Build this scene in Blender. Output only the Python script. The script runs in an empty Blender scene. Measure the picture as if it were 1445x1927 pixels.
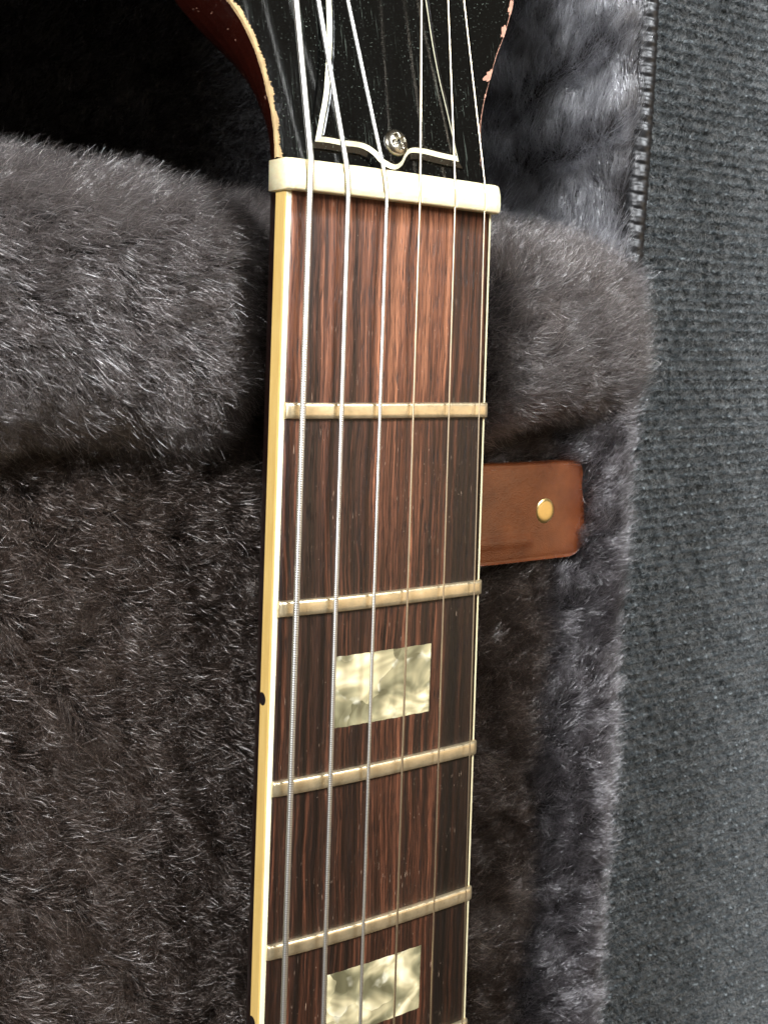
import bpy, bmesh, math, random
import numpy as np
from mathutils import Matrix, Vector
random.seed(7); rng = np.random.default_rng(7)
MM = 0.001
scene = bpy.context.scene

# ------------------------------------------------------------------ camera
R = np.array([[0.8201025586, 0.0314474187, 0.5713517771],
              [0.0511674288, 0.9904586072, -0.1279595316],
              [-0.5699242823, 0.1341746505, 0.8106684554]])
CAM = np.array([-119.803896, -25.073705, 169.950430])
FPX = 2239.3219
cam_d = bpy.data.cameras.new('camera'); cam = bpy.data.objects.new('camera', cam_d)
scene.collection.objects.link(cam)
M = Matrix([[R[0][0], R[1][0], R[2][0], CAM[0]*MM],
            [R[0][1], R[1][1], R[2][1], CAM[1]*MM],
            [R[0][2], R[1][2], R[2][2], CAM[2]*MM], [0, 0, 0, 1]])
cam.matrix_world = M
cam_d.sensor_fit = 'HORIZONTAL'; cam_d.sensor_width = 36.0
cam_d.lens = FPX/1445*36.0
cam_d.clip_start = 0.01; cam_d.clip_end = 20
cam_d.dof.use_dof = True; cam_d.dof.focus_distance = 0.205; cam_d.dof.aperture_fstop = 120
scene.camera = cam

# ------------------------------------------------------------------ world and lamps
world = bpy.data.worlds.new('World'); scene.world = world; world.use_nodes = True
bg = world.node_tree.nodes['Background']
bg.inputs[0].default_value = (1.0, 0.74, 0.46, 1); bg.inputs[1].default_value = 0.09
def area_lamp(name, d, dist, size, power, col, target=(0.0, -0.06, 0.0), sy=None):
    l = bpy.data.lights.new(name, 'AREA'); l.shape = 'RECTANGLE'; l.size = size; l.size_y = sy or size
    l.energy = power; l.color = col
    o = bpy.data.objects.new(name, l); scene.collection.objects.link(o)
    v = Vector(d).normalized(); o.location = Vector(target) + v*dist
    o.rotation_euler = (-v).to_track_quat('-Z', 'Y').to_euler()
    return o
area_lamp('window_light', (0.20, 0.56, 0.80), 0.44, 0.17, 4.6, (0.92, 0.96, 1.0), target=(0.0, 0.01, 0.0))
area_lamp('side_window_light', (-0.82, 0.34, 0.47), 1.1, 0.22, 25.0, (0.95, 0.97, 1.0), target=(0, -.04, 0))
area_lamp('warm_fret_fill', (0.57, -0.05, 0.81), 1.3, 0.55, 2.6, (1.0, 0.76, 0.48), sy=1.1)  # added unseen lamp, placed so the frets mirror a warm tone
scene.view_settings.view_transform = 'Standard'; scene.view_settings.look = 'None'
scene.view_settings.exposure = 0.14; scene.view_settings.gamma = 1.0
scene.cycles.use_denoising = True
scene.cycles.sample_clamp_indirect = 3.0
scene.cycles.max_bounces = 6
try: scene.cycles_curves.shape = 'RIBBONS'
except Exception: pass

# ------------------------------------------------------------------ node helpers
class NT:
    def __init__(s, name):
        s.m = bpy.data.materials.new(name); s.m.use_nodes = True
        s.t = s.m.node_tree; s.b = s.t.nodes['Principled BSDF']
        s.tc = s.t.nodes.new('ShaderNodeTexCoord')
    def n(s, typ, **kw):
        o = s.t.nodes.new(typ)
        for k, v in kw.items(): setattr(o, k, v)
        return o
    def L(s, a, b): s.t.links.new(a, b)
    def co(s, sc=(1, 1, 1), loc=(0, 0, 0)):
        mp = s.n('ShaderNodeMapping')
        mp.inputs['Scale'].default_value = [c*1000 for c in sc]; mp.inputs['Location'].default_value = loc
        s.L(s.tc.outputs['Object'], mp.inputs['Vector']); return mp.outputs[0]
    def noise(s, sc, detail=3, rough=.5, dist=0, loc=(0, 0, 0)):
        o = s.n('ShaderNodeTexNoise'); o.inputs['Scale'].default_value = 1
        o.inputs['Detail'].default_value = detail; o.inputs['Roughness'].default_value = rough
        o.inputs['Distortion'].default_value = dist
        s.L(s.co(sc, loc), o.inputs['Vector']); return o.outputs['Fac']
    def ramp(s, fac, stops, interp='LINEAR'):
        o = s.n('ShaderNodeValToRGB'); o.color_ramp.interpolation = interp
        while len(o.color_ramp.elements) < len(stops): o.color_ramp.elements.new(0.5)
        for e, (p, c) in zip(o.color_ramp.elements, stops):
            e.position = p; e.color = (c, c, c, 1) if isinstance(c, (int, float)) else (*c, 1)
        s.L(fac, o.inputs[0]); return o.outputs[0]
    def mix(s, fac, a, b, mode='MIX'):
        o = s.n('ShaderNodeMix', data_type='RGBA', blend_type=mode)
        for i, v in ((0, fac), (6, a), (7, b)):
            if isinstance(v, (int, float)): o.inputs[i].default_value = v
            elif isinstance(v, tuple): o.inputs[i].default_value = (*v, 1)
            else: s.L(v, o.inputs[i])
        return o.outputs[2]
    def math(s, op, a, b=0.0, c=0.0, clamp=False):
        o = s.n('ShaderNodeMath', operation=op); o.use_clamp = clamp
        for i, v in enumerate((a, b, c)):
            if isinstance(v, (int, float)): o.inputs[i].default_value = v
            else: s.L(v, o.inputs[i])
        return o.outputs[0]
    def bump(s, h, dist, strength=1.0):
        o = s.n('ShaderNodeBump'); o.inputs['Distance'].default_value = dist*MM
        o.inputs['Strength'].default_value = strength
        s.L(h, o.inputs['Height']); s.L(o.outputs[0], s.b.inputs['Normal']); return o
    def set(s, **kw):
        for k, v in kw.items():
            i = s.b.inputs[k.replace('_', ' ')]
            if isinstance(v, (int, float)): i.default_value = v
            elif isinstance(v, tuple): i.default_value = (*v, 1) if len(v) == 3 and i.type == 'RGBA' else v
            else: s.L(v, i)
        return s

# --- rosewood
def mat_rosewood():
    m = NT('rosewood')
    wav = m.noise((.05, .012, 1), 2)
    wsep = m.n('ShaderNodeCombineXYZ'); w1 = m.noise((.05, .018, .01), 3, .5, loc=(2, 8, 1)); w2 = m.noise((.35, .09, .01), 3, .6, loc=(5, 3, 1))
    m.L(m.math('ADD', m.math('MULTIPLY', w1, 5.0), m.math('MULTIPLY', w2, .7)), wsep.inputs[0])
    def wn(sc, detail, rough, dist=0):
        a = m.n('ShaderNodeVectorMath', operation='ADD'); m.L(m.co((1, 1, 1)), a.inputs[0]); m.L(wsep.outputs[0], a.inputs[1])
        b = m.n('ShaderNodeVectorMath', operation='MULTIPLY'); m.L(a.outputs[0], b.inputs[0]); b.inputs[1].default_value = sc
        o = m.n('ShaderNodeTexNoise'); o.inputs['Scale'].default_value = 1; o.inputs['Detail'].default_value = detail
        o.inputs['Roughness'].default_value = rough; o.inputs['Distortion'].default_value = dist; m.L(b.outputs[0], o.inputs['Vector']); return o.outputs['Fac']
    broad = wn((.40, .0065, .01), 3, .55, .3)
    mid = wn((1.15, .016, .01), 4, .65, .3)
    fine = wn((5.2, .085, .02), 4, .65)
    v = m.math('ADD', m.math('MULTIPLY', broad, .42), m.math('ADD', m.math('MULTIPLY', mid, .62), m.math('MULTIPLY', fine, .32)))
    # darker heartwood towards one side of the board, redder around the middle
    sep = m.n('ShaderNodeSeparateXYZ'); m.L(m.co((1, 1, 1)), sep.inputs[0])
    side = m.ramp(m.math('MULTIPLY_ADD', sep.outputs[0], 1/46, .5), [(.0, .50), (.2, .46), (.45, .54), (.76, .53), (.84, .24), (1, .32)])
    endy = m.ramp(m.math('MULTIPLY_ADD', sep.outputs[1], 1/160, 1.0), [(0.0, .40), (.55, .44), (.76, .50), (.82, .68), (1, .73)])
    v = m.math('ADD', v, m.math('MULTIPLY', m.math('ADD', m.math('ADD', side, endy), -1.05), .40))
    col = m.ramp(v, [(.46, (.0045, .0028, .0020)), (.58, (.014, .0062, .0036)), (.66, (.034, .0125, .0066)), (.75, (.105, .036, .018)), (.88, (.30, .120, .060))])
    pore = m.noise((7.5, .22, .02), 2, .5, loc=(3, 9, 0))
    pm = m.ramp(pore, [(.34, 1.0), (.43, 0.0)])
    col = m.mix(pm, col, (.010, .006, .005))
    # pale flecks painted into a few open pores, standing in for glints
    dn = m.noise((5.0, .35, .02), 2, .5, loc=(31, 4, 0)); dz = m.noise((.15, .08, .1), 2, .5, loc=(5, 1, 0))
    dm = m.math('MULTIPLY', m.ramp(dn, [(.69, 0.0), (.74, .8)]), m.ramp(dz, [(.45, 0.0), (.6, 1.0)]))
    dots = m.noise((3.2, 2.2, 1), 1, .5, loc=(8, 2, 0))
    dm = m.math('MAXIMUM', dm, m.ramp(dots, [(.785, 0.0), (.81, .7)]))
    col = m.mix(dm, col, (.40, .28, .20))
    rough = m.ramp(fine, [(.3, .30), (.7, .48)])
    m.set(Base_Color=col, Roughness=rough, Specular_IOR_Level=.5)
    h = m.math('ADD', m.math('MULTIPLY', pm, -1.0), m.math('MULTIPLY', fine, .6))
    m.bump(h, .05); return m.m
def mat_plain(name, col, rough=.5, metal=0.0, spec=.5, var=.0, vs=(1, 1, 1), bumpd=0, bs=(3, 3, 3), sss=0, coat=0):
    m = NT(name)
    if var:
        c = m.mix(m.ramp(m.noise(vs, 5, .6), [(.3, 0.0), (.7, 1.0)]), tuple(c*(1-var) for c in col), tuple(min(1, c*(1+var)) for c in col))
    else: c = col
    m.set(Base_Color=c, Roughness=rough, Metallic=metal, Specular_IOR_Level=spec)
    if coat: m.set(Coat_Weight=coat, Coat_Roughness=.12)
    if sss:
        m.set(Subsurface_Weight=sss, Subsurface_Scale=.0015); m.b.inputs['Subsurface Radius'].default_value = (1, .7, .4)
    if bumpd: m.bump(m.noise(bs, 4, .6), bumpd)
    return m.m
def mat_nut():
    m = NT('bone')
    st = m.ramp(m.noise((.25, 1.2, .5), 4, .6), [(.35, 0.0), (.75, 1.0)])
    col = m.mix(st, (.70, .63, .41), (.58, .49, .28))
    smudge = m.ramp(m.noise((.35, .8, .8), 5, .65, loc=(7, 2, 1)), [(.60, 0.0), (.74, .55)])
    col = m.mix(smudge, col, (.58, .50, .36))
    m.set(Base_Color=col, Roughness=.38, Subsurface_Weight=.25, Subsurface_Scale=.001)
    m.bump(m.noise((1.2, 1.2, 1.2), 4, .6), .03); return m.m
def mat_binding():
    m = NT('binding_top')
    st = m.ramp(m.noise((1.2, .12, 1.2), 5, .6), [(.3, 0.0), (.75, 1.0)])
    col = m.mix(st, (.72, .66, .44), (.62, .54, .32))
    m.set(Base_Color=col, Roughness=.35); m.bump(m.noise((2, .6, 2), 4, .6), .05)
    return m.m
def mat_binding_side():
    m = NT('aged_lacquer_binding')
    st = m.ramp(m.noise((.5, .10, .9), 5, .6), [(.3, 0.0), (.75, 1.0)])
    col = m.mix(st, (.52, .36, .12), (.43, .27, .075))
    gr = m.ramp(m.noise((.5, .5, 3), 5, .6, loc=(4, 4, 4)), [(.66, 0.0), (.76, .5)])
    col = m.mix(gr, col, (.20, .11, .04))
    m.set(Base_Color=col, Roughness=.3, Coat_Weight=.4, Coat_Roughness=.15); return m.m
def mat_fret():
    m = NT('worn_nickel')
    n1 = m.noise((.35, .5, .5), 4, .6)
    col = m.ramp(n1, [(.3, (.56, .47, .30)), (.6, (.74, .60, .38)), (.8, (.82, .72, .52))])
    tarn = m.ramp(m.noise((1.6, 2.0, 1.5), 5, .7, loc=(2, 3, 0)), [(.58, 0.0), (.76, .6)])
    col = m.mix(tarn, col, (.42, .34, .20))
    m.set(Base_Color=col, Metallic=.86, Roughness=m.ramp(m.noise((6, .6, 1), 4, .6), [(.3, .27), (.7, .42)]))
    m.bump(m.math('ADD', m.noise((11, .5, 1), 4, .7), m.noise((1.1, 1.6, 1.6), 5, .7)), .006); return m.m
def mat_steel(name, col, rough):
    m = NT(name)
    m.set(Base_Color=m.mix(m.noise((2, 2, 2), 4, .6), tuple(c*.75 for c in col), col), Metallic=1.0, Roughness=rough); return m.m
def mat_pearl():
    m = NT('pearloid')
    w = m.n('ShaderNodeTexNoise'); w.inputs['Scale'].default_value = 1; w.inputs['Detail'].default_value = 2
    m.L(m.co((.16, .16, .16)), w.inputs['Vector'])
    add = m.n('ShaderNodeVectorMath', operation='MULTIPLY_ADD'); m.L(w.outputs['Color'], add.inputs[0])
    add.inputs[1].default_value = (1.7, 1.7, 0); m.L(m.co((.10, .10, .10)), add.inputs[2])
    def vor(feat):
        v = m.n('ShaderNodeTexVoronoi', feature=feat, voronoi_dimensions='2D'); v.inputs['Scale'].default_value = 1.0; m.L(add.outputs[0], v.inputs['Vector']); return v
    cell = m.n('ShaderNodeSeparateColor'); m.L(vor('F1').outputs['Color'], cell.inputs[0])
    edge = vor('DISTANCE_TO_EDGE').outputs['Distance']
    # each flake tilts its own way, so its tone runs across it
    sep = m.n('ShaderNodeSeparateXYZ'); m.L(m.co((.22, .22, .22)), sep.inputs[0])
    run = m.math('SINE', m.math('ADD', m.math('MULTIPLY', sep.outputs[0], m.math('MULTIPLY_ADD', cell.outputs[0], 6.0, -3.0)), m.math('MULTIPLY', sep.outputs[1], m.math('MULTIPLY_ADD', cell.outputs[1], 6.0, -3.0))))
    soft = m.noise((.11, .14, .11), 2, .5, 1.4)
    f = m.math('ADD', m.math('MULTIPLY', cell.outputs[2], .20), m.math('ADD', m.math('MULTIPLY', run, .13), m.math('MULTIPLY_ADD', soft, 1.35, -.30)))
    col = m.ramp(f, [(.26, (.12, .108, .058)), (.42, (.22, .200, .115)), (.56, (.36, .315, .18)), (.70, (.58, .50, .30)), (.88, (.82, .75, .52))])
    rid = m.math('MULTIPLY', m.ramp(edge, [(0, 1.0), (.05, .45), (.16, 0.0)]), m.ramp(m.noise((.3, .3, .3), 2, loc=(3, 3, 3)), [(.54, 0.0), (.66, .6)]))
    col = m.mix(rid, col, (.86, .82, .64))
    m.set(Base_Color=col, Roughness=.25, Metallic=.1, Coat_Weight=.3, Coat_Roughness=.2)
    m.bump(f, .12, .6); return m.m
def mat_lacquer():
    m = NT('black_lacquer')
    dust = m.ramp(m.noise((3.4, 2.6, 3), 2, .5, loc=(3, 1, 2)), [(.67, 0.0), (.705, .8)])
    dz = m.ramp(m.noise((.12, .07, .1), 4, .6, loc=(1, 5, 0)), [(.38, .15), (.65, 1.0)])
    dust = m.math('MULTIPLY', dust, dz)
    scr = m.ramp(m.noise((3.2, .10, .6), 3, .6, .4, loc=(9, 1, 3)), [(.62, 0.0), (.69, .45)])
    sz = m.ramp(m.noise((.13, .05, .1), 3, .6, loc=(12, 5, 0)), [(.42, .0), (.62, 1.0)])
    scr = m.math('MULTIPLY', scr, sz)
    wear = m.math('MAXIMUM', m.math('MULTIPLY', dust, .8), m.math('MULTIPLY', scr, .5))
    col = m.mix(wear, (.0024, .0024, .0022), (.20, .24, .20))
    m.set(Base_Color=col, Roughness=m.ramp(m.noise((.4, .1, .3), 4, .6), [(.3, .05), (.7, .09)]), Specular_IOR_Level=.4)
    m.bump(m.noise((2.5, .12, 1), 4, .6), .008); return m.m
def mat_maroon():
    m = NT('maroon_lacquer')
    s = m.ramp(m.noise((1.2, .5, .35), 4, .65, loc=(2, 2, 2)), [(.66, 0.0), (.72, .8)])
    col = m.mix(m.noise((.2, .2, .2), 4), (.009, .0014, .0008), (.020, .0032, .0016))
    col = m.mix(s, col, (.30, .17, .12))
    m.set(Base_Color=col, Roughness=.22, Coat_Weight=.5); return m.m
def mat_leather():
    m = NT('brown_vinyl')
    n = m.noise((.12, .12, .12), 4, .6)
    col = m.ramp(n, [(.3, (.060, .0135, .0034)), (.7, (.115, .030, .0078))])
    m.set(Base_Color=col, Roughness=.22, Specular_IOR_Level=.6)
    vo = m.n('ShaderNodeTexVoronoi'); vo.inputs['Scale'].default_value = 1; m.L(m.co((3.2, 3.2, 3.2)), vo.inputs['Vector'])
    m.bump(m.math('ADD', vo.outputs['Distance'], m.noise((.5, .5, .5), 3)), .05); return m.m
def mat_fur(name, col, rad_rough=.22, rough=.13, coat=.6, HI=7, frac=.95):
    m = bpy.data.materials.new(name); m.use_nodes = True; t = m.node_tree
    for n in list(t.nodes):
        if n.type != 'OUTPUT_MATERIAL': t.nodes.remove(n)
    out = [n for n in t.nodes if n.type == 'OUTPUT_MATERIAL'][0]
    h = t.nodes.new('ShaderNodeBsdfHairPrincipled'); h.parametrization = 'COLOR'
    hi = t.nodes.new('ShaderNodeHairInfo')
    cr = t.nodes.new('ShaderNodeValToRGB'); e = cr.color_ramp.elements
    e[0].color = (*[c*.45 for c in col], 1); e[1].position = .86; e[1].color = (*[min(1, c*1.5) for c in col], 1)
    q = e.new(frac); q.color = (*[min(1, c*HI) for c in col], 1)  # a few fibres coloured much paler to stand in for glints
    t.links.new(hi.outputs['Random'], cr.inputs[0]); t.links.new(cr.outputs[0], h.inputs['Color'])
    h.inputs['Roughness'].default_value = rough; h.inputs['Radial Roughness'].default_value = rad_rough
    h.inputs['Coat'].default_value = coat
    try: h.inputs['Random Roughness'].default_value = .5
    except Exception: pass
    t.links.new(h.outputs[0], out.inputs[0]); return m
def mat_cloth(name, col, rough=.9):
    m = NT(name); c = m.mix(m.noise((.8, .8, .8), 5, .7), tuple(c*.5 for c in col), tuple(c*1.5 for c in col))
    m.set(Base_Color=c, Roughness=rough, Specular_IOR_Level=.2); return m.m
def mat_carpet():
    m = NT('charcoal_carpet_yarn')
    a = m.ramp(m.noise((2.6, 2.6, 2.6), 3, .7), [(.30, 0.0), (.72, 1.0)])
    b = m.ramp(m.noise((.9, .9, .9), 2, .5, loc=(3, 3, 3)), [(.58, 0.0), (.66, 1.0)])
    col = m.mix(a, (.0045, .0058, .0068), (.092, .105, .110))
    col = m.mix(m.math('MULTIPLY', b, .9), col, (.32, .35, .36))
    m.set(Base_Color=col, Roughness=.85, Specular_IOR_Level=.2)
    m.bump(m.noise((5, 5, 5), 4, .7), .35); return m.m

MT = dict(shaft=mat_plain('dark_neck_lacquer', (.007, .002, .0012), .3), rose=mat_rosewood(), nut=mat_nut(), bind=mat_binding(), bside=mat_binding_side(), fret=mat_fret(),
    steel=mat_steel('string_steel', (.90, .90, .88), .22), wound=mat_steel('wound_nickel', (.84, .83, .78), .36),
    bronze=mat_steel('aged_plain_string', (.84, .70, .50), .34),
    pearl=mat_pearl(), lac=mat_lacquer(), maroon=mat_maroon(), leather=mat_leather(),
    cream=mat_plain('aged_cream_ply', (.80, .76, .55), .4, var=.12, vs=(.6, .6, .6)),
    black=mat_plain('black_plastic', (.008, .008, .008), .25, spec=.45),
    worn=mat_plain('bare_worn_wood', (.36, .24, .11), .7, var=.3, vs=(1, .4, 1), bumpd=.15),
    chip=mat_plain('chipped_pink_wood', (.32, .155, .10), .7, var=.25, vs=(1, 1, 1)),
    dot=mat_plain('black_dot', (.006, .004, .004), .4),
    screw=mat_steel('worn_screw_nickel', (.40, .37, .30), .26),
    brass=mat_steel('brass', (.80, .60, .26), .30),
    vinyl=mat_plain('black_vinyl', (.0035, .0035, .004), .42, spec=.6, bumpd=.12, bs=(1.5, 1.5, 1.5)),
    shell=mat_plain('black_case_shell', (.010, .010, .010), .5, bumpd=.2, bs=(1, 1, 1)),
    back=mat_cloth('plush_backing', (.005, .004, .004)),
    fur=mat_fur('charcoal_plush', (.056, .050, .048), .16, .07, 1.0, 13, .915), fur_tray=mat_fur('edge_sheen_plush', (.075, .070, .073), .16, .07, 1.0, 9, .91), fur_lid=mat_fur('lid_shade_plush', (.0175, .0145, .0128), .16, .065, 1.0, 14, .91), fur_silky=mat_fur('silky_sheen_plush', (.24, .24, .265), .16, .075, 1.0, 3.6, .88), fur_deep=mat_fur('well_shade_plush', (.004, .0035, .004), .3, .3, .1, 2),  # one plush: shade painted into lid and well colours, sheen into wall and edge
    carpet=mat_carpet(), cfuzz=mat_fur('carpet_fuzz', (.17, .19, .20), .5, .5, 0))

# ------------------------------------------------------------------ object helpers
def link(o, parent=None):
    scene.collection.objects.link(o)
    if parent: o.parent = parent
    return o
def tag(o, label=None, cat=None, group=None, kind=None):
    if label: o['label'] = label
    if cat: o['category'] = cat
    if group: o['group'] = group
    if kind: o['kind'] = kind
    return o
def mesh(name, V, F, mats, parent=None, smooth=True, fm=None):
    me = bpy.data.meshes.new(name)
    V = np.asarray(V, float)*MM
    me.from_pydata(V.tolist(), [], [tuple(int(i) for i in f) for f in F])
    for m in (mats if isinstance(mats, (list, tuple)) else [mats]): me.materials.append(m)
    if fm is not None: me.polygons.foreach_set('material_index', fm)
    me.polygons.foreach_set('use_smooth', [smooth]*len(me.polygons)); me.update()
    return link(bpy.data.objects.new(name, me), parent)
def from_bm(name, bm, mats, parent=None, smooth=False):
    me = bpy.data.meshes.new(name); bmesh.ops.scale(bm, vec=(MM,)*3, verts=bm.verts)
    bm.normal_update(); bm.to_mesh(me); bm.free()
    for m in (mats if isinstance(mats, (list, tuple)) else [mats]): me.materials.append(m)
    me.polygons.foreach_set('use_smooth', [smooth]*len(me.polygons))
    return link(bpy.data.objects.new(name, me), parent)
def grid_faces(nu, nv, closed_v=False):
    u = np.arange(nu-1)[:, None]; v = np.arange(nv if closed_v else nv-1)[None, :]
    v2 = (v+1) % nv
    a = u*nv+v; b = u*nv+v2; c = (u+1)*nv+v2; d = (u+1)*nv+v
    return np.stack([a, b, c, d], -1).reshape(-1, 4)
def sweep(name, path, prof_fn, mats, parent=None, caps=True):
    """path (n,3); prof_fn(i) -> closed ring of 3-D points"""
    rings = [np.asarray(prof_fn(i)) for i in range(len(path))]
    k = len(rings[0]); V = np.concatenate(rings); F = grid_faces(len(rings), k, True).tolist()
    if caps:
        F.append(list(range(k))[::-1]); F.append([(len(rings)-1)*k+j for j in range(k)])
    return mesh(name, V, F, mats, parent)
def prism(bm, pts, z0, z1, zf=None):
    """closed outline pts (x,y) extruded from z0 to z1"""
    lo = [bm.verts.new((x, y, z0)) for x, y in pts]; hi = [bm.verts.new((x, y, z1)) for x, y in pts]
    n = len(pts); fs = []
    for i in range(n):
        j = (i+1) % n; fs.append(bm.faces.new((lo[i], lo[j], hi[j], hi[i])))
    top = bm.faces.new(hi); bot = bm.faces.new(lo[::-1]); return top, bot, fs
def vnoise(P, f, seed=0, k=4):
    """cheap smooth noise as a sum of sines; P (n,d)"""
    r = np.random.default_rng(seed); out = 0
    for i in range(k):
        w = r.normal(size=P.shape[1]); w /= np.linalg.norm(w)
        out = out + np.sin(P@w*f*(1+.7*i)*2*np.pi + r.uniform(0, 6.28))/(1+.5*i)
    return out/k*1.6
def ss(a, b, x):
    t = np.clip((x-a)/(b-a), 0, 1); return t*t*(3-2*t)

# ------------------------------------------------------------------ THE GUITAR
guitar = link(bpy.data.objects.new('electric_guitar', None)); guitar.location = (0, 0, 0)
tag(guitar, 'electric guitar neck and black headstock lying in the plush lined case', 'guitar')
SC = 628.65
fret_y = lambda n: -(SC-SC/2**(n/12))
hw = lambda y: 21.5-y*0.0144
crown = lambda x: .76-x*x/610
Y_END = -235.0
BIN_L, BIN_R = 1.05, 0.75
# fingerboard: radiused slab between the bindings
ys = np.linspace(0, Y_END, 60); us = np.linspace(0, 1, 41)
V = []
for y in ys:
    xl, xr = -hw(y)+BIN_L, hw(y)-BIN_R
    x = xl+(xr-xl)*us
    V.append(np.stack([x, np.full_like(x, y), crown(x)], 1))
V = np.concatenate(V); nb = len(V); Vb = V.copy(); Vb[:, 2] = -3.2
F = grid_faces(60, 41); Fb = grid_faces(60, 41)[:, ::-1]+nb
side = []
for i in range(59):
    for j in (0, 40):
        a, b = i*41+j, (i+1)*41+j; side.append((a, b, b+nb, a+nb) if j else (b, a, a+nb, b+nb))
for i in (0, 59):
    for j in range(40):
        a, b = i*41+j, i*41+j+1; side.append((a, b, b+nb, a+nb) if i else (b, a, a+nb, b+nb))
fb = mesh('fingerboard', np.concatenate([V, Vb]), F[:, ::-1].tolist()+Fb[:, ::-1].tolist()+side, MT['rose'], guitar)
for p in fb.data.polygons:
    if p.index >= len(F): p.use_smooth = False
# bindings (cream top, ambered side)
for s, bw in ((-1, BIN_L), (1, BIN_R)):
    ys = np.linspace(.0, Y_END, 240)
    def ring(i, s=s, bw=bw):
        y = ys[i]; o = s*hw(y); n_ = .05*math.sin(y*.9)+.05*math.sin(y*2.3+1)+.04*math.sin(y*5.1)
        inn = s*(hw(y)-bw-.0)+s*.01
        ri = .45 if s < 0 else .55
        pts = [(inn, -3.2), (inn, crown(inn)+.01), (o-s*ri, crown(o)+.03*n_), (o-s*ri*.4, crown(o)-.10-.2*abs(n_)), (o, crown(o)-ri+.6*n_), (o, -3.2)]
        return [(x, y, z) for x, z in pts]
    b = sweep('binding', ys, ring, [MT['bind'], MT['bside']], guitar)
    me = b.data
    for p in me.polygons:
        c = p.center
        p.material_index = 1 if (abs(p.normal.x) > .75) else 0
        p.use_smooth = False
    if s < 0:
        b['label'] = 'wide cream binding with ambered side'
# side dots on bass-side binding
for y in (-84.6, -143.6):
    V = []
    for k in range(24):
        a = 2*math.pi*k/24; V.append((-hw(y)-.03, y+1.15*math.cos(a), max(-3.19, -2.5+1.15*math.sin(a))))
    V += [(-hw(y)+.4, q[1], q[2]) for q in V]
    mesh('side_dot', V, [list(range(24))[::-1], list(range(24, 48))]+[(a, (a+1) % 24, (a+1) % 24+24, a+24) for a in range(24)], MT['dot'], guitar, smooth=False)
# strings
rad = [.555, .445, .335, .20, .155, .125]
XN = [-18.3, -11.1, -3.5, 3.5, 11.3, 18.2]; XB = [-20.7, -12.6, -4.6, 3.1, 12.0, 20.1]
YB = [-141.7, -144.2, -146.7, -149.2, -152.1, -154.9]; ZB = [3.4, 3.6, 3.7, 3.6, 3.3, 3.0]; ZN = [2.12, 2.3, 2.45, 2.3, 2.05, 1.75]
XM = [-18.2, -11.5, -4.2, 3.4, 11.1, 18.1]
TOP = [(-18.7, 30, -2.8), (-14.4, 30.9, -3.0), (-8.6, 32, -3.2), (6.8, 35, -3.8), (12.7, 36.1, -4.0), (16.4, 36.8, -4.2)]
def sx(i, y): return XN[i]+(XB[i]-XN[i])*(y-.8)/(YB[i]-.8)
# frets
fret0 = None
for n in range(1, 7):
    y0 = fret_y(n); xs = np.linspace(-hw(y0)+1.0, hw(y0)-.10, 150)
    prof = [(-1.36, -.3), (-1.36, .40), (-1.30, .74), (-1.16, .88), (-.55, .94), (.10, .96), (.75, .94), (1.16, .88), (1.30, .66), (1.35, .25), (1.34, -.3)]
    wob = random.uniform(-.3, .3)
    def ring(i):
        x = xs[i]; dv = sum(.10*math.exp(-((x-sx(k, y0))/(.42+.3*rad[k]))**2) for k in range(6))
        dv += 0
        e = min(i, 149-i); sc = 1 if e > 3 else (.55, .80, .92, .98)[e]
        yy = y0+.04*math.sin(x*.15+wob)
        return [(x, yy+dy, crown(x)+(min(dz*sc, .98*sc-dv) if dz > .5 else dz)) for dy, dz in prof]
    f = sweep('fret', xs, ring, MT['fret'], guitar)
# inlays: thin curved blocks let into the board, standing a hair proud
for y1, y2, xa, xb in ((-78.1, -91.0, -10.1, 10.8), (-137.2, -150.0, -10.0, 11.1)):
    xs = np.linspace(xa, xb, 25); yy = np.linspace(y1, y2, 12)
    X, Y = np.meshgrid(xs, yy, indexing='ij')
    edge = .03*np.sin(Y*3.1+X)*((X == xs[0]) | (X == xs[-1])); X2 = X+edge
    Y2 = Y+(.05*np.sin(X*2.3+y1)+.03*np.sin(X*6.1))*((Y == yy[0]) | (Y == yy[-1]))
    T = np.stack([X2, Y2, crown(X)+.045], -1).reshape(-1, 3); B = T.copy(); B[:, 2] -= .8
    nT = len(T); F = grid_faces(25, 12)[:, ::-1].tolist(); bd = [i*12 for i in range(25)]+[24*12+j for j in range(1, 12)]+[i*12+11 for i in range(23, -1, -1)]+[j for j in range(10, 0, -1)]
    S = [(bd[i], bd[i-1], bd[i-1]+nT, bd[i]+nT) for i in range(len(bd))]
    mesh('inlay', np.concatenate([T, B]), F+S, MT['pearl'], guitar, smooth=False)
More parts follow.
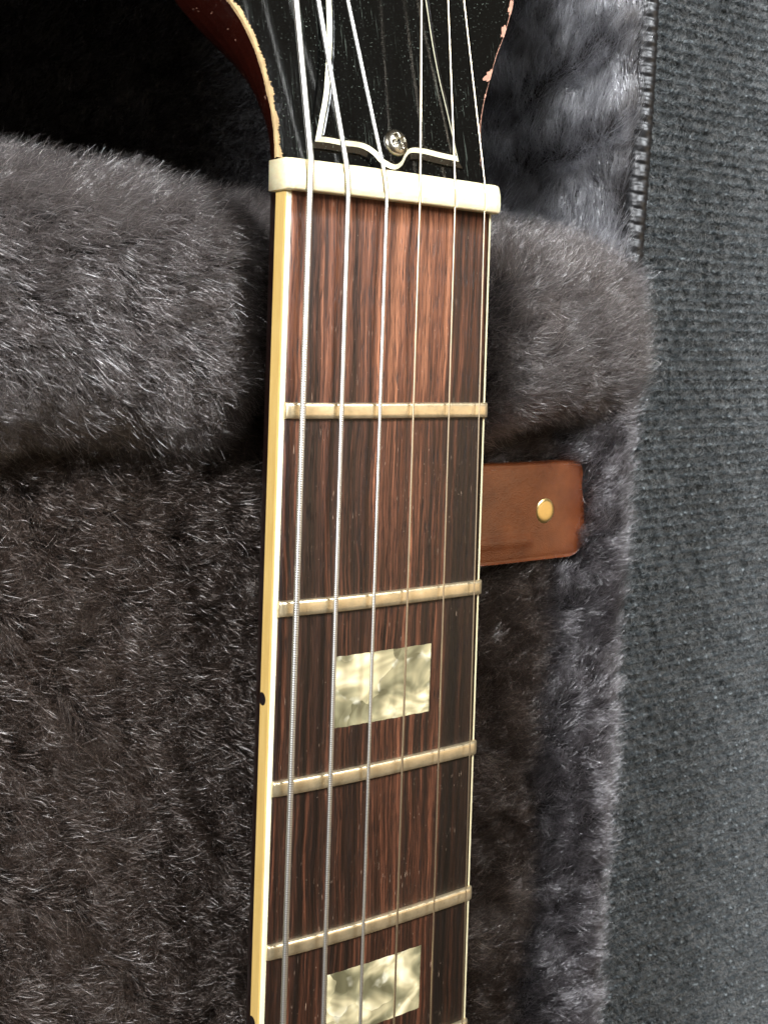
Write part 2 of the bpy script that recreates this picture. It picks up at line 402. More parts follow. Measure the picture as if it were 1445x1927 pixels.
# nut: bevelled bone block with string slots
def nut():
    xs = np.concatenate([np.linspace(-22.3, -21.3, 6), np.linspace(-21.1, 21.1, 240), np.linspace(21.3, 22.2, 6)])
    N = len(xs)
    prof = [(0.0, -4.2), (0.0, .5), (.0, 1.65), (.12, 1.95), (.4, 2.15), (1.6, 2.25), (3.0, 2.15), (4.2, 1.85), (4.75, 1.6), (5.0, 1.2), (5.05, -4.2)]
    def ring(i):
        x = xs[i]; o = []
        ex = min(x+22.3, 22.2-x); r = 0 if ex > .5 else (1-ex/.5)**2*.35
        for dy, dz in prof:
            z = dz
            if dz > .2:
                z = dz+crown(x)-.35-.75*r*(dz > 1)-(.25 if abs(x) > 21.2 else 0)
                for k in range(6):
                    c = XN[k]+(XM[k]-XN[k])*dy/4.2
                    if abs(x-c) < rad[k]*1.05+.05 and dz > 1: z = min(z, ZN[k]-rad[k]*.95-.07*abs(dy-.6)*.5)
            y = dy+(.35*r if dy < 1 else -.35*r if dy > 4 else 0)
            o.append((x, y, z))
        return o
    b = sweep('nut', xs, ring, MT['nut'], guitar)
    b['label'] = 'cream bone nut'
nut()
# strings
def tube(name, P, r, mat, seg=10, wound=False, pitch=.30):
    P = np.asarray(P, float)
    # resample
    d = np.r_[0, np.cumsum(np.linalg.norm(np.diff(P, axis=0), axis=1))]
    step = pitch/3 if wound else 1.5
    s = np.arange(0, d[-1], step); Q = np.stack([np.interp(s, d, P[:, k]) for k in range(3)], 1)
    T = np.gradient(Q, axis=0); T /= np.linalg.norm(T, axis=1)[:, None]
    up = np.array([0, 0, 1.]); A = np.cross(T, up); A /= np.linalg.norm(A, axis=1)[:, None]; B = np.cross(A, T)
    a = np.linspace(0, 2*np.pi, seg, endpoint=False)
    if wound:
        ph = (s/pitch)[:, None]-a[None, :]/(2*np.pi)
        rr = r*(1-.17*(1-np.abs(np.sin(ph*np.pi)))**1.0)
    else: rr = np.full((len(s), seg), r)
    V = Q[:, None, :]+rr[..., None]*(np.cos(a)[None, :, None]*A[:, None, :]+np.sin(a)[None, :, None]*B[:, None, :])
    V = V.reshape(-1, 3); F = grid_faces(len(s), seg, True)
    return mesh(name, V, F.tolist(), mat, guitar)
lab = ['thickest wound string', 'second thickest wound string', 'thinnest wound string', 'thickest plain string', 'middle plain string', 'thinnest plain string']
ENDS = []
for i in range(6):
    t = np.array(TOP[i]); m_ = np.array([XM[i], 4.6, ZN[i]-.02]); d = (t-m_)
    far = m_+d*(1.62, 2.85, 4.0, 3.4, 2.5, 1.62)[i]; ENDS.append(far)
    e = np.array([XB[i], YB[i], ZB[i]]); nn = np.array([XN[i], .8, ZN[i]])
    end = nn+(e-nn)*(Y_END-.8)/(YB[i]-.8)
    pts = [end, nn, [XN[i]*.7+XM[i]*.3, 1.9, ZN[i]+.03], [XN[i]*.4+XM[i]*.6, 3.2, ZN[i]-.0], m_, far]
    o = tube('string', pts, rad[i], (MT['wound'] if i < 3 else MT['bronze']), 10 if i < 3 else 8, i < 3, (.40, .34, .28)[i] if i < 3 else 1)
    o['label'] = lab[i]
# neck shaft
ys = np.linspace(2, Y_END, 40)
def ring(i):
    y = ys[i]; w = hw(y)-1.1; a = np.linspace(0, np.pi, 17)
    return [(-w, y, -3.15)]+[(-w*math.cos(t), y, -3.3-16.5*math.sin(t)) for t in a]+[(w, y, -3.15)]
sweep('neck_shaft', ys, ring, MT['shaft'], guitar)

# headstock, tilted back
TILT = math.radians(15.0)
HM = Matrix.Translation((0, 5*MM, -3.5*MM)) @ Matrix.Rotation(-TILT, 4, 'X')
# face outline in plane coordinates (u = x, v = along face from y=5)
cv = 1/math.cos(TILT)
left = [(-21.3, -1), (-21.0, 3), (-20.9, 7.5), (-21.5, 13), (-22.4, 17.5), (-23.6, 21), (-25.1, 24), (-27.0, 26.5), (-29.5, 30), (-32.5, 34.5), (-35.3, 40), (-37, 47), (-38, 56), (-38.5, 80), (-39.5, 120), (-41, 150)]
right = [(21.9, -1), (21.9, 3), (22.7, 8), (23.3, 12), (24.8, 16.5), (26.9, 21.2), (29.5, 26.5), (32.4, 31.6), (35.6, 38.5), (37.2, 46), (38.2, 56), (38.7, 80), (39.5, 120), (41, 150)]
def smooth_poly(p, n=6):
    p = np.array(p, float); out = []
    for i in range(len(p)-1):
        p0, p1, p2, p3 = p[max(i-1, 0)], p[i], p[i+1], p[min(i+2, len(p)-1)]
        for t in np.arange(n)/n:
            out.append(.5*((2*p1)+(-p0+p2)*t+(2*p0-5*p1+4*p2-p3)*t*t+(-p0+3*p1-3*p2+p3)*t**3))
    out.append(p[-1]); return np.array(out)
Ls = smooth_poly(left); Rs = smooth_poly(right)
out = np.concatenate([Rs, Ls[::-1]])
zl = [0, -.5, -2.5, -5, -8, -11, -13.5, -14.5]; rings = []
for z in zl:
    kk = 1-ss(4, 34, out[:, 1]); dd = -z+1.5*kk
    f = 1-(.15+.85*kk)*(1-np.sqrt(np.clip(1-(np.clip(dd, 0, 16.2)/16.5)**2, 0, 1)))
    rings.append(np.c_[out[:, 0]*f, out[:, 1], np.full(len(out), z)])
k = len(out); V = np.concatenate(rings); F = grid_faces(len(zl), k, True).tolist(); nS = len(F)
F.append(list(range(k))); F.append([(len(zl)-1)*k+j for j in range(k)][::-1])
hs = mesh('headstock', V, [f[::-1] for f in F[:nS]]+F[nS:], [MT['lac'], MT['maroon']], guitar, smooth=False, fm=[1]*nS+[0, 1])
hs.matrix_local = HM
hs['label'] = 'black lacquered headstock with maroon side'
# worn bare-wood edge along the bass side: irregular chamfer strip
def edge_strip(name, C, w_fn, sgn, mat, parent, z=.0, drop=.9):
    V = []; n = len(C)
    T = np.gradient(C, axis=0); T /= np.linalg.norm(T, axis=1)[:, None]; Nn = np.stack([T[:, 1], -T[:, 0]], 1)*sgn
    for i in range(n):
        w = w_fn(i); c = C[i]; q = c+Nn[i]*w
        o = c-Nn[i]*.06
        V += [(q[0], q[1], .025), (c[0]+Nn[i][0]*w*.45, c[1]+Nn[i][1]*w*.45, .045), (c[0]+Nn[i][0]*.02, c[1]+Nn[i][1]*.02, .03), (o[0], o[1], -.12), (o[0], o[1], -drop*(.5+.5*min(1, w)))]
    F = grid_faces(n, 5)
    return mesh(name, V, (F if sgn > 0 else F[:, ::-1]).tolist(), mat, parent, smooth=False)
C = smooth_poly(left, 40)
C = C[(C[:, 1] > .5)]
wn = .75+.28*vnoise(C, .25, 3)+.22*vnoise(C, 1.1, 4)+.12*rng.normal(size=len(C))
es = edge_strip('worn_edge', C, lambda i: max(.12, wn[i]), 1, MT['worn'], hs, drop=.7)
# chips on the treble side
C2 = smooth_poly(right, 30)
for v0, ln, wd in ((22.2, 2.6, 1.5), (31.8, 2.6, 1.1), (37.0, 3.4, .8), (18.0, .9, .3)):
    pts = []; 
    k = 18
    for j in range(k):
        a = 2*math.pi*j/k; rr = 1+.18*math.sin(2*a+v0)+.15*math.sin(5*a+v0*3)+.16*random.uniform(-1, 1)
        v = v0+ln*.5*math.cos(a)*rr; xb = np.interp(v, C2[:, 1], C2[:, 0])
        u = xb+.08-wd*.5*(1+math.sin(a))*rr if math.sin(a) > -.4 else xb+.08
        pts.append((u, v))
    bm = bmesh.new(); prism(bm, pts, -.8, .03)
    from_bm('paint_chip', bm, MT['chip'], hs)
# hairline crack following the treble edge
Cc = C2[(C2[:, 1] > 4)&(C2[:, 1] < 45)]
w2 = np.abs(.10+.10*vnoise(Cc, .5, 9))
edge_strip('worn_edge', Cc[:, :], lambda i: w2[i], -1, MT['chip'], hs, drop=.12)

for i, e in enumerate(ENDS):                      # tuning posts, just beyond the picture
    h = e[2]-(-3.5-(e[1]-5)*math.tan(TILT))+1.5; s_ = -1 if i < 3 else 1
    base = np.array([e[0]+s_*3.2, e[1], e[2]-h+1.0])
    ph = np.linspace(0, 2*math.pi, 20, endpoint=False); V = []
    for z, rr in ((-.6, 5), (0.3, 5), (.9, 3.4), (1.0, 3.0), (h*.55, 2.9), (h*.75, 2.4), (h-.3, 2.9), (h, 2.5)):
        V += [(base[0]+rr*math.cos(a), base[1]+rr*math.sin(a), base[2]+z) for a in ph]
    mesh('tuning_post', V, grid_faces(8, 20, True)[:, ::-1].tolist()+[[140+k for k in range(20)]], MT['steel'], guitar)
# truss-rod cover
tl = [(-14.0, 3.8), (-12.6, 8.0), (-11.2, 12.4), (-10.0, 18), (-9.0, 24), (-8.4, 30), (-8.0, 36), (-7.2, 44), (-5.2, 52), (-2, 58), (2.0, 60)]
tr = [(16.1, 4.0), (15.6, 8), (14.9, 13.4), (14.1, 19), (13.6, 25), (13.4, 31), (13.2, 37), (12.4, 44), (10.2, 52), (6.5, 58), (2.0, 60)]
bt = [(-14, 3.8), (-12.0, 3.9), (-8.6, 3.8), (-6.2, 3.9), (-4.3, 3.7), (-2.6, 2.9), (-1.0, 1.5), (1.4, .8), (3.2, 1.7), (4.4, 3.4), (5.6, 4.3), (8.2, 4.5), (12, 4.2), (16.1, 4.0)]
tl, tr, bt = smooth_poly(tl, 5), smooth_poly(tr, 5), smooth_poly(bt, 6)
OUT = np.concatenate([bt[:-1], tr[:-1], tl[::-1][:-1]])
for cx, cy in ((-14.0, 3.8), (16.1, 4.0)):
    dd = np.hypot(OUT[:, 0]-cx, OUT[:, 1]-cy); OUT = OUT[(dd < 1e-6) | (dd > 1.9)]
      # anticlockwise
def inset(P, d):
    P = np.asarray(P); e = np.roll(P, -1, 0)-P; e /= np.linalg.norm(e, axis=1)[:, None]+1e-9
    n = np.stack([-e[:, 1], e[:, 0]], 1); m = n+np.roll(n, 1, 0); L = np.linalg.norm(m, axis=1)[:, None]; m /= L
    c = np.clip((m*n).sum(1), .5, 1)[:, None]; return P+m*d/c
cover = mesh('truss_rod_cover', [], [], MT['black'], guitar)
def ply(name, levels, mat, cap=False):
    rings = [np.c_[inset(OUT, d), np.full(len(OUT), z)] for d, z in levels]
    k = len(OUT); V = np.concatenate(rings); F = grid_faces(len(rings), k, True).tolist()
    if cap: F.append([(len(rings)-1)*k+j for j in range(k)])
    return V, F
V, F = ply('', [(-1.05, .02), (-1.0, .5), (-.05, .95)], None)
V2, F2 = ply('', [(.62, 1.50), (.80, 1.60), (1.0, 1.64)], None, True)
F2 = [[i+len(V) for i in f] for f in F2]
me = bpy.data.meshes.new('truss_rod_cover'); me.from_pydata((np.concatenate([V, V2])*MM).tolist(), [], F+F2)
me.materials.append(MT['lac']); cover.data = me; cover.matrix_local = HM
V, F = ply('', [(-.05, .95), (.62, 1.50)], None)
mesh('white_ply', V, F, MT['cream'], cover, smooth=False)
# screw
def screw():
    nr, na = 22, 72; V = [(0, 0, 0)]; r0 = 2.45
    ang0 = .35
    for i in range(1, nr+1):
        r = r0*i/nr
        for j in range(na):
            a = 2*math.pi*j/na; x, y = r*math.cos(a), r*math.sin(a)
            z = 1.15*math.sqrt(max(0, 1-(r/r0)**2.6))
            xr, yr = x*math.cos(ang0)+y*math.sin(ang0), -x*math.sin(ang0)+y*math.cos(ang0)
            arm = min(abs(xr), abs(yr)); lng = max(abs(xr), abs(yr))
            d = ss(.42, .26, np.array(arm))*ss(1.45, 1.15, np.array(lng)) if False else (1-ss(.34, .50, np.array(arm)))*(1-ss(1.1, 1.45, np.array(lng)))
            z -= 1.0*float(d); V.append((x, y, z))
    V[0] = (0, 0, .40); F = [(0, 1+j, 1+(j+1) % na) for j in range(na)]
    for i in range(nr-1):
        for j in range(na):
            a, b = 1+i*na+j, 1+i*na+(j+1) % na; F.append((a, a+na, b+na, b))
    V = np.array(V)+np.array([2.05, 5.3, 1.5])
    mesh('screw', V, F, MT['screw'], cover)
screw()

# ------------------------------------------------------------------ THE CASE
case = link(bpy.data.objects.new('guitar_case', None)); case.location = (0, 0, -.095)
tag(case, 'open black guitar case lined with charcoal plush, under the guitar', 'guitar case')
def cparent(o):
    o.parent = case; o.matrix_parent_inverse = Matrix.Translation((0, 0, .095)); return o
RIMZ = -20.0; FLOOR = -95.0

def surf(name, P, mat):
    """P (nu,nv,3) grid -> mesh object parented to case"""
    nu, nv = P.shape[:2]
    o = mesh(name, P.reshape(-1, 3), grid_faces(nu, nv).tolist(), mat); cparent(o); return o

# lining: one sheet swept across the case and run along it
def lining_prof(y):
    """(s -> x,z) across the case; deep well for y>2, tray under the lid for y<2"""
    k = float(ss(-3, 5, np.array(y)))
    deep = [(-82, -24), (-80.5, -20.5), (-78, -19.2), (-74, -22), (-68, -34), (-60, -55), (-52, -76), (-40, -88), (0, -91), (40, -88), (52, -76), (59, -56), (66, -37), (72, -25), (75.2, -20.2), (77, -19.6), (78, -21)]
    tray = [(-84, -25), (-81.5, -20.5), (-79, -18.6), (-76, -19.5), (-71, -26), (-66, -34), (-60, -46), (-50, -60), (0, -62), (50, -60), (58, -46), (62.5, -36), (65, -29), (70, -24.5), (76.0, -19.0), (79.3, -18.9), (80.3, -21.5)]
    d = np.array(deep)*k+np.array(tray)*(1-k); return smooth_poly(d, 7)
ys = np.linspace(185, -290, 340)
P = np.array([[(x, y, z) for x, z in lining_prof(y)] for y in ys])
fl = P.reshape(-1, 3)
wv = (2.2*vnoise(fl, .018, 11)+.8*vnoise(fl, .05, 12)).reshape(P.shape[:2])
side_w = ss(80.5, 70, np.abs(P[..., 0]))
P[..., 2] += wv*side_w; P[..., 0] += (-.9*wv*(P[..., 0] > 45)*side_w) + .35*vnoise(fl, .02, 14).reshape(P.shape[:2])
# diagonal gathers in the plush beside the headstock
g = np.exp(-((P[..., 1]-24)/26)**2)*ss(40, 56, P[..., 0])*(1-ss(70, 77, P[..., 0]))
P[..., 2] += g*4.2*np.sin((P[..., 0]*1.0-P[..., 1]*.62)*.36+1.2*np.sin(P[..., 1]*.11)); P[..., 2] -= 7*g*np.exp(-((P[..., 1]-14)/5)**2-((P[..., 0]-60)/6)**2)
P[..., 2] = P[..., 2]+(-20-P[..., 2])*ss(150, 178, P[..., 1])
lining = surf('lining', P[:, ::-1], MT['back'])

# neck cradle: padded block across the case, notched for the neck
def cradle_pt(x, v):
    """v in [-1,1] across the block (front -> back)"""
    ax = abs(x)
    top = (-11.0 if x < 0 else -12.0-4.0*float(ss(50, 82, np.array(x))))
    notch = float(ss(15.0, 28, np.array(ax))) if x < 0 else float(ss(22, 38, np.array(ax)))
    top = -27+(top+27)*(notch**.8 if notch > 0 else 0)
    back = 1.5+(2.5*float(ss(-30, -64, np.array(x))) if x < 0 else -1.0)
    front = -43.8+(1.5*math.sin(x*.12+1))+(3.5*float(ss(20,60,np.array(x))) if x > 0 else 0)
    if x > 60: back -= 7*float(ss(72, 84, np.array(x)))
    yc, hy = (back+front)/2, (back-front)/2
    t = v*math.pi/2; e = .62
    cy = math.copysign(abs(math.sin(t))**e, v); cz = math.cos(t)**e if abs(v) < .999 else 0
    return (x, yc+hy*cy, -62+(top+62)*cz)
xs = np.concatenate([np.linspace(-80, -20, 60), np.linspace(-19, 19, 18), np.linspace(20, 79.5, 62)])
vs = np.linspace(-1, 1, 81)
P = np.array([[cradle_pt(x, v) for v in vs] for x in xs])
fl = P.reshape(-1, 3)
P[..., 2] += (1.4*vnoise(fl, .022, 21)+.9*vnoise(fl, .06, 22)).reshape(P.shape[:2])
P[..., 1] += (1.0*vnoise(fl, .03, 23)).reshape(P.shape[:2])
endr = np.clip((P[..., 0]-74)/5.5, 0, 1); P[..., 2] -= 9*endr**2.5
cradle = surf('neck_cradle', P[:, ::-1], MT['back'])

# compartment lid: padded plush panel filling the tray
def lid_profile():
    return smooth_poly([(-64, -44), (-65.5, -38), (-65, -32), (-61, -29), (-50, -28), (0, -28), (50, -28.3), (59, -29), (63.5, -31.5), (64.5, -37), (63, -44)], 8)
pr = lid_profile(); ys = np.linspace(-38, -288, 220)
P = np.array([[(x, y, z) for x, z in pr] for y in ys]); fl = P.reshape(-1, 3)
P[..., 2] += (1.3*vnoise(fl, .014, 31)+.9*vnoise(fl, .045, 32)).reshape(P.shape[:2])
lid = surf('compartment_lid', P[:, ::-1], MT['back'])

# shell, piping
pts = [(-88, -95), (-88, -26), (-86, -23.5), (-82, -23.5), (-80, -30), (-80, -93), (80, -93), (80, -26), (81, -23.2), (83.3, -22.8), (84.5, -25), (84.5, -95)]
ys = [190, -295]
def ring(i): return [(x, ys[i], z) for x, z in pts]
sh = sweep('shell', ys, ring, MT['shell'])
for p in sh.data.polygons: p.use_smooth = False
cparent(sh)
# braided piping: helical ridges
def piping(x0, z0, ya, yb, mir=1):
    L = abs(yb-ya); step = .3; s = np.arange(0, L, step); seg = 28; a = np.linspace(0, 2*np.pi, seg, endpoint=False)
    y = ya-s; ph = (s/3.1)[:, None]-mir*a[None, :]/(2*np.pi)
    jit = (.12*vnoise(np.stack([s, s*0], 1), .21, 5))[:, None]
    rr = 2.6*(1-.10*(1-np.abs(np.sin((ph+jit)*np.pi)))**1.5-.10*(1-np.abs(np.sin(((s/3.1)[:, None]*1.0+2*a[None, :]/(2*np.pi)+jit)*np.pi)))**1.5)+.05*rng.normal(size=(len(s), 1))*0+.05*np.sin(ph*18+a[None, :]*5)
    xc = x0+.5*np.sin(y*.05)+.0*y
    V = np.stack([xc[:, None]+rr*np.cos(a), np.repeat(y[:, None], seg, 1), z0+rr*np.sin(a)], -1)
    o = mesh('piping', V.reshape(-1, 3), grid_faces(len(s), seg, True)[:, ::-1].tolist(), MT['vinyl']); cparent(o); return o
piping(78.3, -19.6, 185, -18)
piping(-84.0, -21.0, 185, -290, -1)

# pull tab with brass rivet
def tab():
    bm = bmesh.new(); r = 5.5; x0, x1, y0, y1 = 14, 72.6, -69.9, -48.0; pts = [(x0, y0)]
    for k in range(9): a = -math.pi/2+k*math.pi/16; pts.append((x1-r+r*math.cos(a), y0+r+r*math.sin(a)))
    for k in range(9): a = k*math.pi/16; pts.append((x1-r+r*math.cos(a), y1-r+r*math.sin(a)))
    pts.append((x0, y1)); P = np.array(pts)
    # dense strip grid following the outline
    nx, ny = 60, 26; V = []
    for i in range(nx):
        u = i/(nx-1); x = x0+(x1-x0)*(1-(1-u)**1.3) if False else x0+(x1-x0)*u
        if x > x1-r:
            q = x-(x1-r); dy = r-math.sqrt(max(0, r*r-q*q))
        else: dy = 0
        for j in range(ny):
            v = j/(ny-1); y = y0+dy+(y1-y0-2*dy)*v
            e = min(v, 1-v)*24; ex = (x1-x)
            z = -22.3+.45*math.exp(-((x-50)/13)**2)-.9*float(ss(0, 30, np.array(x-42)))-.35*math.exp(-e/1.0)-.35*math.exp(-ex/1.0)
            # pressed ridge of the hidden stiffener under the vinyl
            z += .30*(1-ss(1.0, 1.35, np.array(abs(y-(-65.2)))))*(x < 55)+.20*math.sin(x*.21)*math.sin(y*.17)
            V.append((x, y, z))
    n = len(V); V2 = [(x, y, z-1.3) for x, y, z in V]
    F = grid_faces(nx, ny)[:, :].tolist(); Fb = (grid_faces(nx, ny)[:, ::-1]+n).tolist()
    bd = [i*ny for i in range(nx)]+[(nx-1)*ny+j for j in range(1, ny)]+[i*ny+ny-1 for i in range(nx-2, -1, -1)]+[j for j in range(ny-2, 0, -1)]
    S = [(bd[i-1], bd[i], bd[i]+n, bd[i-1]+n) for i in range(len(bd))]
    o = mesh('pull_tab', V+V2, [f[::-1] for f in F]+[f[::-1] for f in Fb]+S, MT['leather']); cparent(o)
    o['label'] = 'brown vinyl pull tab'
    # rivet: shallow domed cap
    nr, na = 10, 32; c = (58.8, -58.9, -22.62); V = [(c[0], c[1], c[2]+.45)]
    for i in range(1, nr+1):
        rr = 2.8*i/nr
        for j in range(na):
            a = 2*math.pi*j/na; V.append((c[0]+rr*math.cos(a), c[1]+rr*math.sin(a), c[2]+.05+.40*math.sqrt(max(0, 1-(i/nr)**4))))
    F = [(0, 1+j, 1+(j+1) % na) for j in range(na)]
    for i in range(nr-1):
        for j in range(na):
            a, b = 1+i*na+j, 1+i*na+(j+1) % na; F.append((a, a+na, b+na, b))
    mesh('rivet', V, F, MT['brass'], o)
tab()

# ------------------------------------------------------------------ plush pile (hair curves)
def sample(obj, n, keep):
    me = obj.data; me.calc_loop_triangles(); nt = len(me.loop_triangles)
    tri = np.empty(nt*3, np.int32); me.loop_triangles.foreach_get('vertices', tri); tri = tri.reshape(-1, 3)
    co = np.empty(len(me.vertices)*3, np.float32); me.vertices.foreach_get('co', co); co = co.reshape(-1, 3).astype(float)/MM
    no = np.empty(len(me.vertices)*3, np.float32); me.vertices.foreach_get('normal', no); no = no.reshape(-1, 3).astype(float)
    A, B, C = co[tri[:, 0]], co[tri[:, 1]], co[tri[:, 2]]
    cen = (A+B+C)/3; ar = .5*np.linalg.norm(np.cross(B-A, C-A), axis=1)
    ar = ar*keep(cen); N = int(n*ar.sum()); cum = np.cumsum(ar)/ar.sum()
    idx = np.searchsorted(cum, rng.random(N)); idx = np.minimum(idx, nt-1)
    r1, r2 = np.sqrt(rng.random(N))[:, None], rng.random(N)[:, None]
    w = (1-r1, r1*(1-r2), r1*r2)
    p = w[0]*A[idx]+w[1]*B[idx]+w[2]*C[idx]
    nn = w[0]*no[tri[idx, 0]]+w[1]*no[tri[idx, 1]]+w[2]*no[tri[idx, 2]]
    nn /= np.linalg.norm(nn, axis=1)[:, None]+1e-9
    return p, nn
def in_view(P, margin=.18):
    Q = (P-CAM)@R.T; x = FPX*Q[:, 0]/-Q[:, 2]; y = FPX*Q[:, 1]/-Q[:, 2]
    return ((np.abs(x) < 722*(1+margin)) & (np.abs(y) < 963*(1+margin)) & (Q[:, 2] < -5)).astype(float)
def hash3(i, seed):
    i = np.asarray(i, np.int64); h = (i[:, 0]*73856093) ^ (i[:, 1]*19349663) ^ (i[:, 2]*83492791) ^ (seed*2654435761)
    h = h & 0x7fffffff; out = []
    for k in range(3):
        h = (h*1103515245+12345) & 0x7fffffff; h = h ^ (h >> 13); out.append((h & 0xffff)/65535.)
    return np.stack(out, 1)
def nearest_clump(P, cell, seed):
    base = np.floor(P/cell).astype(np.int64); best = np.full(len(P), 1e9); bc = np.zeros_like(P)
    for dx in (-1, 0, 1):
        for dy in (-1, 0, 1):
            for dz in (-1, 0, 1):
                c = base+np.array([dx, dy, dz]); q = (c+hash3(c, seed))*cell
                d = ((P-q)**2).sum(1); m = d < best; best[m] = d[m]; bc[m] = q[m]
    return bc
def fur(obj, dens, length, comb, keep=lambda c: 1.0, clump=.55, cell=2.4, lean=1.0, radius=.046, mat='fur', K=6, name='fur', margin=.18, wild=.25, seed=1, jit_=1.0, tuft=1.0):
    p, n = sample(obj, dens, lambda c: in_view(c, margin)*keep(c)); N = len(p)
    t = comb(p); t = t+wild*np.stack([vnoise(p, .07, seed+1), vnoise(p, .07, seed+2), .4*vnoise(p, .07, seed+3)], 1)*1.2
    t = t+.28*np.stack([vnoise(p, .22, seed+4), vnoise(p, .22, seed+5), 0*p[:, 0]], 1)
    t = t-n*(t*n).sum(1)[:, None]; t /= np.linalg.norm(t, axis=1)[:, None]+1e-6
    jit = rng.normal(size=(N, 3))*.30*jit_
    L = (length(p) if callable(length) else length)*rng.uniform(.65, 1.15, N)
    ln = lean*(1+.35*vnoise(p, .12, seed+6))*rng.uniform(.75, 1.25, N)
    bc = nearest_clump(p, cell, seed)
    h_ = hash3(np.floor(bc/cell*16).astype(np.int64), seed+9)-.5      # every tuft leans its own way
    bc2 = nearest_clump(p, cell*2.6, seed+50); h2 = hash3(np.floor(bc2/cell*16).astype(np.int64), seed+19)-.5
    t = t+(1.1*h_*.8+.7*h2)*tuft; t = t-n*(t*n).sum(1)[:, None]*.8
    off = p-bc; off = off-n*(off*n).sum(1)[:, None]
    pos = np.zeros((N, K, 3)); cur = p.copy(); seg = (L/(K-1))[:, None]
    curl = rng.normal(size=(N, 3))*.35*jit_
    for k in range(K):
        pos[:, k] = cur
        s = k/(K-1); a = np.clip(ln*(.35+1.1*s), 0, 1.5)[:, None]
        d = n*np.cos(a)+t*np.sin(a)+jit*.6+curl*math.sin(3.0*s+.5)
        d /= np.linalg.norm(d, axis=1)[:, None]
        cur = cur+d*seg
    s = (np.arange(K)/(K-1))[None, :, None]
    off2 = cur-p*0; bcb = nearest_clump(p+.6*np.stack([vnoise(p, .1, seed+31), vnoise(p, .1, seed+32), 0*p[:, 0]], 1), cell*2.6, seed+50)
    off2 = p-bcb; off2 = off2-n*(off2*n).sum(1)[:, None]
    pos = pos-off[:, None, :]*(clump*rng.uniform(.3, 1.0, (N, 1, 1)))*s**1.2-off2[:, None, :]*(clump*.62*rng.uniform(.2, 1.0, (N, 1, 1)))*s**1.5
    hc = bpy.data.hair_curves.new(name); hc.add_curves([K]*N)
    hc.attributes['position'].data.foreach_set('vector', (pos*MM).astype(np.float32).ravel())
    ra = hc.attributes.get('radius') or hc.attributes.new('radius', 'FLOAT', 'POINT')
    prof = np.array([1.0, 1.0, .9, .75, .55, .2])[:K] if K == 6 else np.linspace(1, .3, K)
    rr = radius*MM*prof[None, :]*rng.uniform(.7, 1.3, (N, 1))
    ra.data.foreach_set('value', rr.astype(np.float32).ravel())
    hc.materials.append(MT[mat]); o = bpy.data.objects.new(name, hc); link(o, obj); tag(o, kind='stuff')
    print('fur', obj.name, N); return o
def const(v): return lambda p: np.tile(np.array(v, float), (len(p), 1))
def lining_comb(p):
    k = ss(-4, 8, p[:, 1])[:, None]
    return k*(np.array([.55, .72, .40])-ss(68, 73, p[:, 0])[:, None]*np.array([.75, -.2, .1]))+(1-k)*np.array([.50, .70, .35])
def keep_head(c):
    return (c[:, 1] > -6)*(c[:, 0] >= 22)*(c[:, 2] >= -80)*(c[:, 0] < 75.8)
def keep_tray(c):
    tab_ = (c[:, 0] > 0)&(c[:, 0] < 71.0)&(c[:, 1] > -72.5)&(c[:, 1] < -49)
    return (c[:, 1] <= -6)*(np.abs(c[:, 0]) > 60)*(c[:, 0] < 79.6)*(1.0-tab_)
def cradle_comb(p):
    l = (p[:, 0] < 0)[:, None]
    return np.where(l, np.array([.75, -.35, 0.]), np.array([.45, .45, 0.]))
DENS = 9.0
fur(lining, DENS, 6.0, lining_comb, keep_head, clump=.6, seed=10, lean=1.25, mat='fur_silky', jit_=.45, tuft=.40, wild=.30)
fur(lining, 4.0, 5.0, lining_comb, lambda c: (c[:, 1] > -6)*((c[:, 0] < 22) | (c[:, 2] < -80)), clump=.4, seed=13, lean=1.1, mat='fur_deep')  # well floor and left side: near-black fibre colour paints in the deep shade
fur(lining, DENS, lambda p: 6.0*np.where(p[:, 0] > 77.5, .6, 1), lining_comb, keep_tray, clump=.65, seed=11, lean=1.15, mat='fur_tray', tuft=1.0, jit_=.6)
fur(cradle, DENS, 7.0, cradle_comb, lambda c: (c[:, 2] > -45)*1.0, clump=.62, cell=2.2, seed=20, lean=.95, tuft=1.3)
fur(lid, DENS, 7.0, lambda p: np.where((p[:, 0] > 15)[:, None], np.array([.5, .7, .2]), np.array([.7, -.25, 0.])), lambda c: (np.abs(c[:, 0]) > -1)*(c[:, 2] > -42)*np.where((c[:, 0] > 20)&(c[:, 0] < 70)&(c[:, 1] > -72.5)&(c[:, 1] < -50), .0, 1.0), clump=.80, cell=2.4, seed=30, lean=1.15, wild=.7, tuft=1.5, mat='fur_lid')

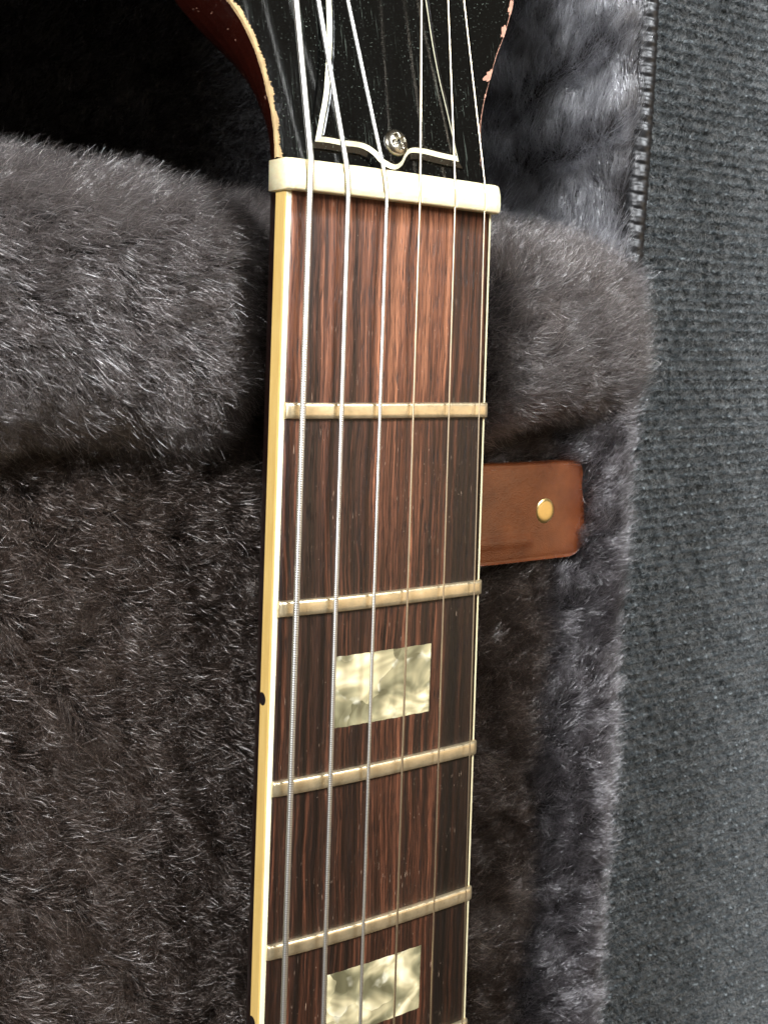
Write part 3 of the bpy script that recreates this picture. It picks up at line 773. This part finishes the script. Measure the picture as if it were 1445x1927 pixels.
# ------------------------------------------------------------------ THE CARPET
cz = -95.0
bm = bmesh.new(); prism(bm, [(-900, -1200), (900, -1200), (900, 900), (-900, 900)], cz-6, cz-2.2)
carpet = from_bm('carpet', bm, mat_cloth('carpet_backing', (.020, .024, .025)))
tag(carpet, 'charcoal ribbed woven carpet under the case', kind='structure')
def pile():
    # one knotted tuft; rows run along X, 3.2 mm apart
    row, col = 3.2, 1.75
    X, Y = np.meshgrid(np.arange(86, 330, col), np.arange(-380, 190, row), indexing='ij')
    X = X.ravel(); Y = Y.ravel()
    P = np.stack([X, Y, 0*X+cz-2], 1); keep = in_view(P, .25) > 0; X, Y = X[keep], Y[keep]; N = len(X)
    X = X+((Y/row).round() % 2)*col*.5+rng.normal(size=N)*.35; Y = Y+rng.normal(size=N)*.13+.8*np.sin(X*.03)+.5*np.sin(X*.011+Y*.02)
    bmu = bmesh.new(); bmesh.ops.create_icosphere(bmu, subdivisions=2, radius=1.0)
    U = np.array([v.co[:] for v in bmu.verts]); FU = np.array([[v.index for v in f.verts] for f in bmu.faces]); bmu.free()
    sx_, sy_, sz_ = rng.uniform(.65, 1.25, N), rng.uniform(.6, 1.0, N), rng.uniform(.9, 2.6, N)
    rot = rng.normal(size=N)*.3
    bump_ = 1+.20*np.sin(U[None, :, 0]*5+rng.uniform(0, 6, (N, 1)))*np.sin(U[None, :, 1]*5+rng.uniform(0, 6, (N, 1)))
    x = U[None, :, 0]*sx_[:, None]*bump_; y = U[None, :, 1]*sy_[:, None]*bump_; z = U[None, :, 2]*sz_[:, None]*bump_
    c, s = np.cos(rot)[:, None], np.sin(rot)[:, None]
    V = np.stack([X[:, None]+x*c-y*s, Y[:, None]+x*s+y*c, cz-2.0+z], -1).reshape(-1, 3)
    F = (FU[None]+(np.arange(N)*len(U))[:, None, None]).reshape(-1, 3)
    me = bpy.data.meshes.new('carpet_loops'); me.vertices.add(len(V)); me.vertices.foreach_set('co', (V*MM).astype(np.float32).ravel())
    me.loops.add(F.size); me.loops.foreach_set('vertex_index', F.astype(np.int32).ravel())
    me.polygons.add(len(F)); me.polygons.foreach_set('loop_start', np.arange(len(F), dtype=np.int32)*3)
    me.polygons.foreach_set('use_smooth', np.ones(len(F), bool)); me.update(calc_edges=True)
    me.materials.append(MT['carpet']); o = link(bpy.data.objects.new('carpet_loops', me), carpet); tag(o, kind='stuff'); print('loops', N, len(F)); return o
lp = pile()
fur(lp, 3.0, 2.2, const((.2, .1, .3)), lambda c: (c[:, 2] > cz-2.5)*1.0, clump=0, cell=3, radius=.055, mat='cfuzz', K=4, name='fuzz', margin=.2, wild=1.0, seed=60, lean=1.0)
lp.children[0].name = 'carpet_fuzz'; lp.children[0].parent = carpet
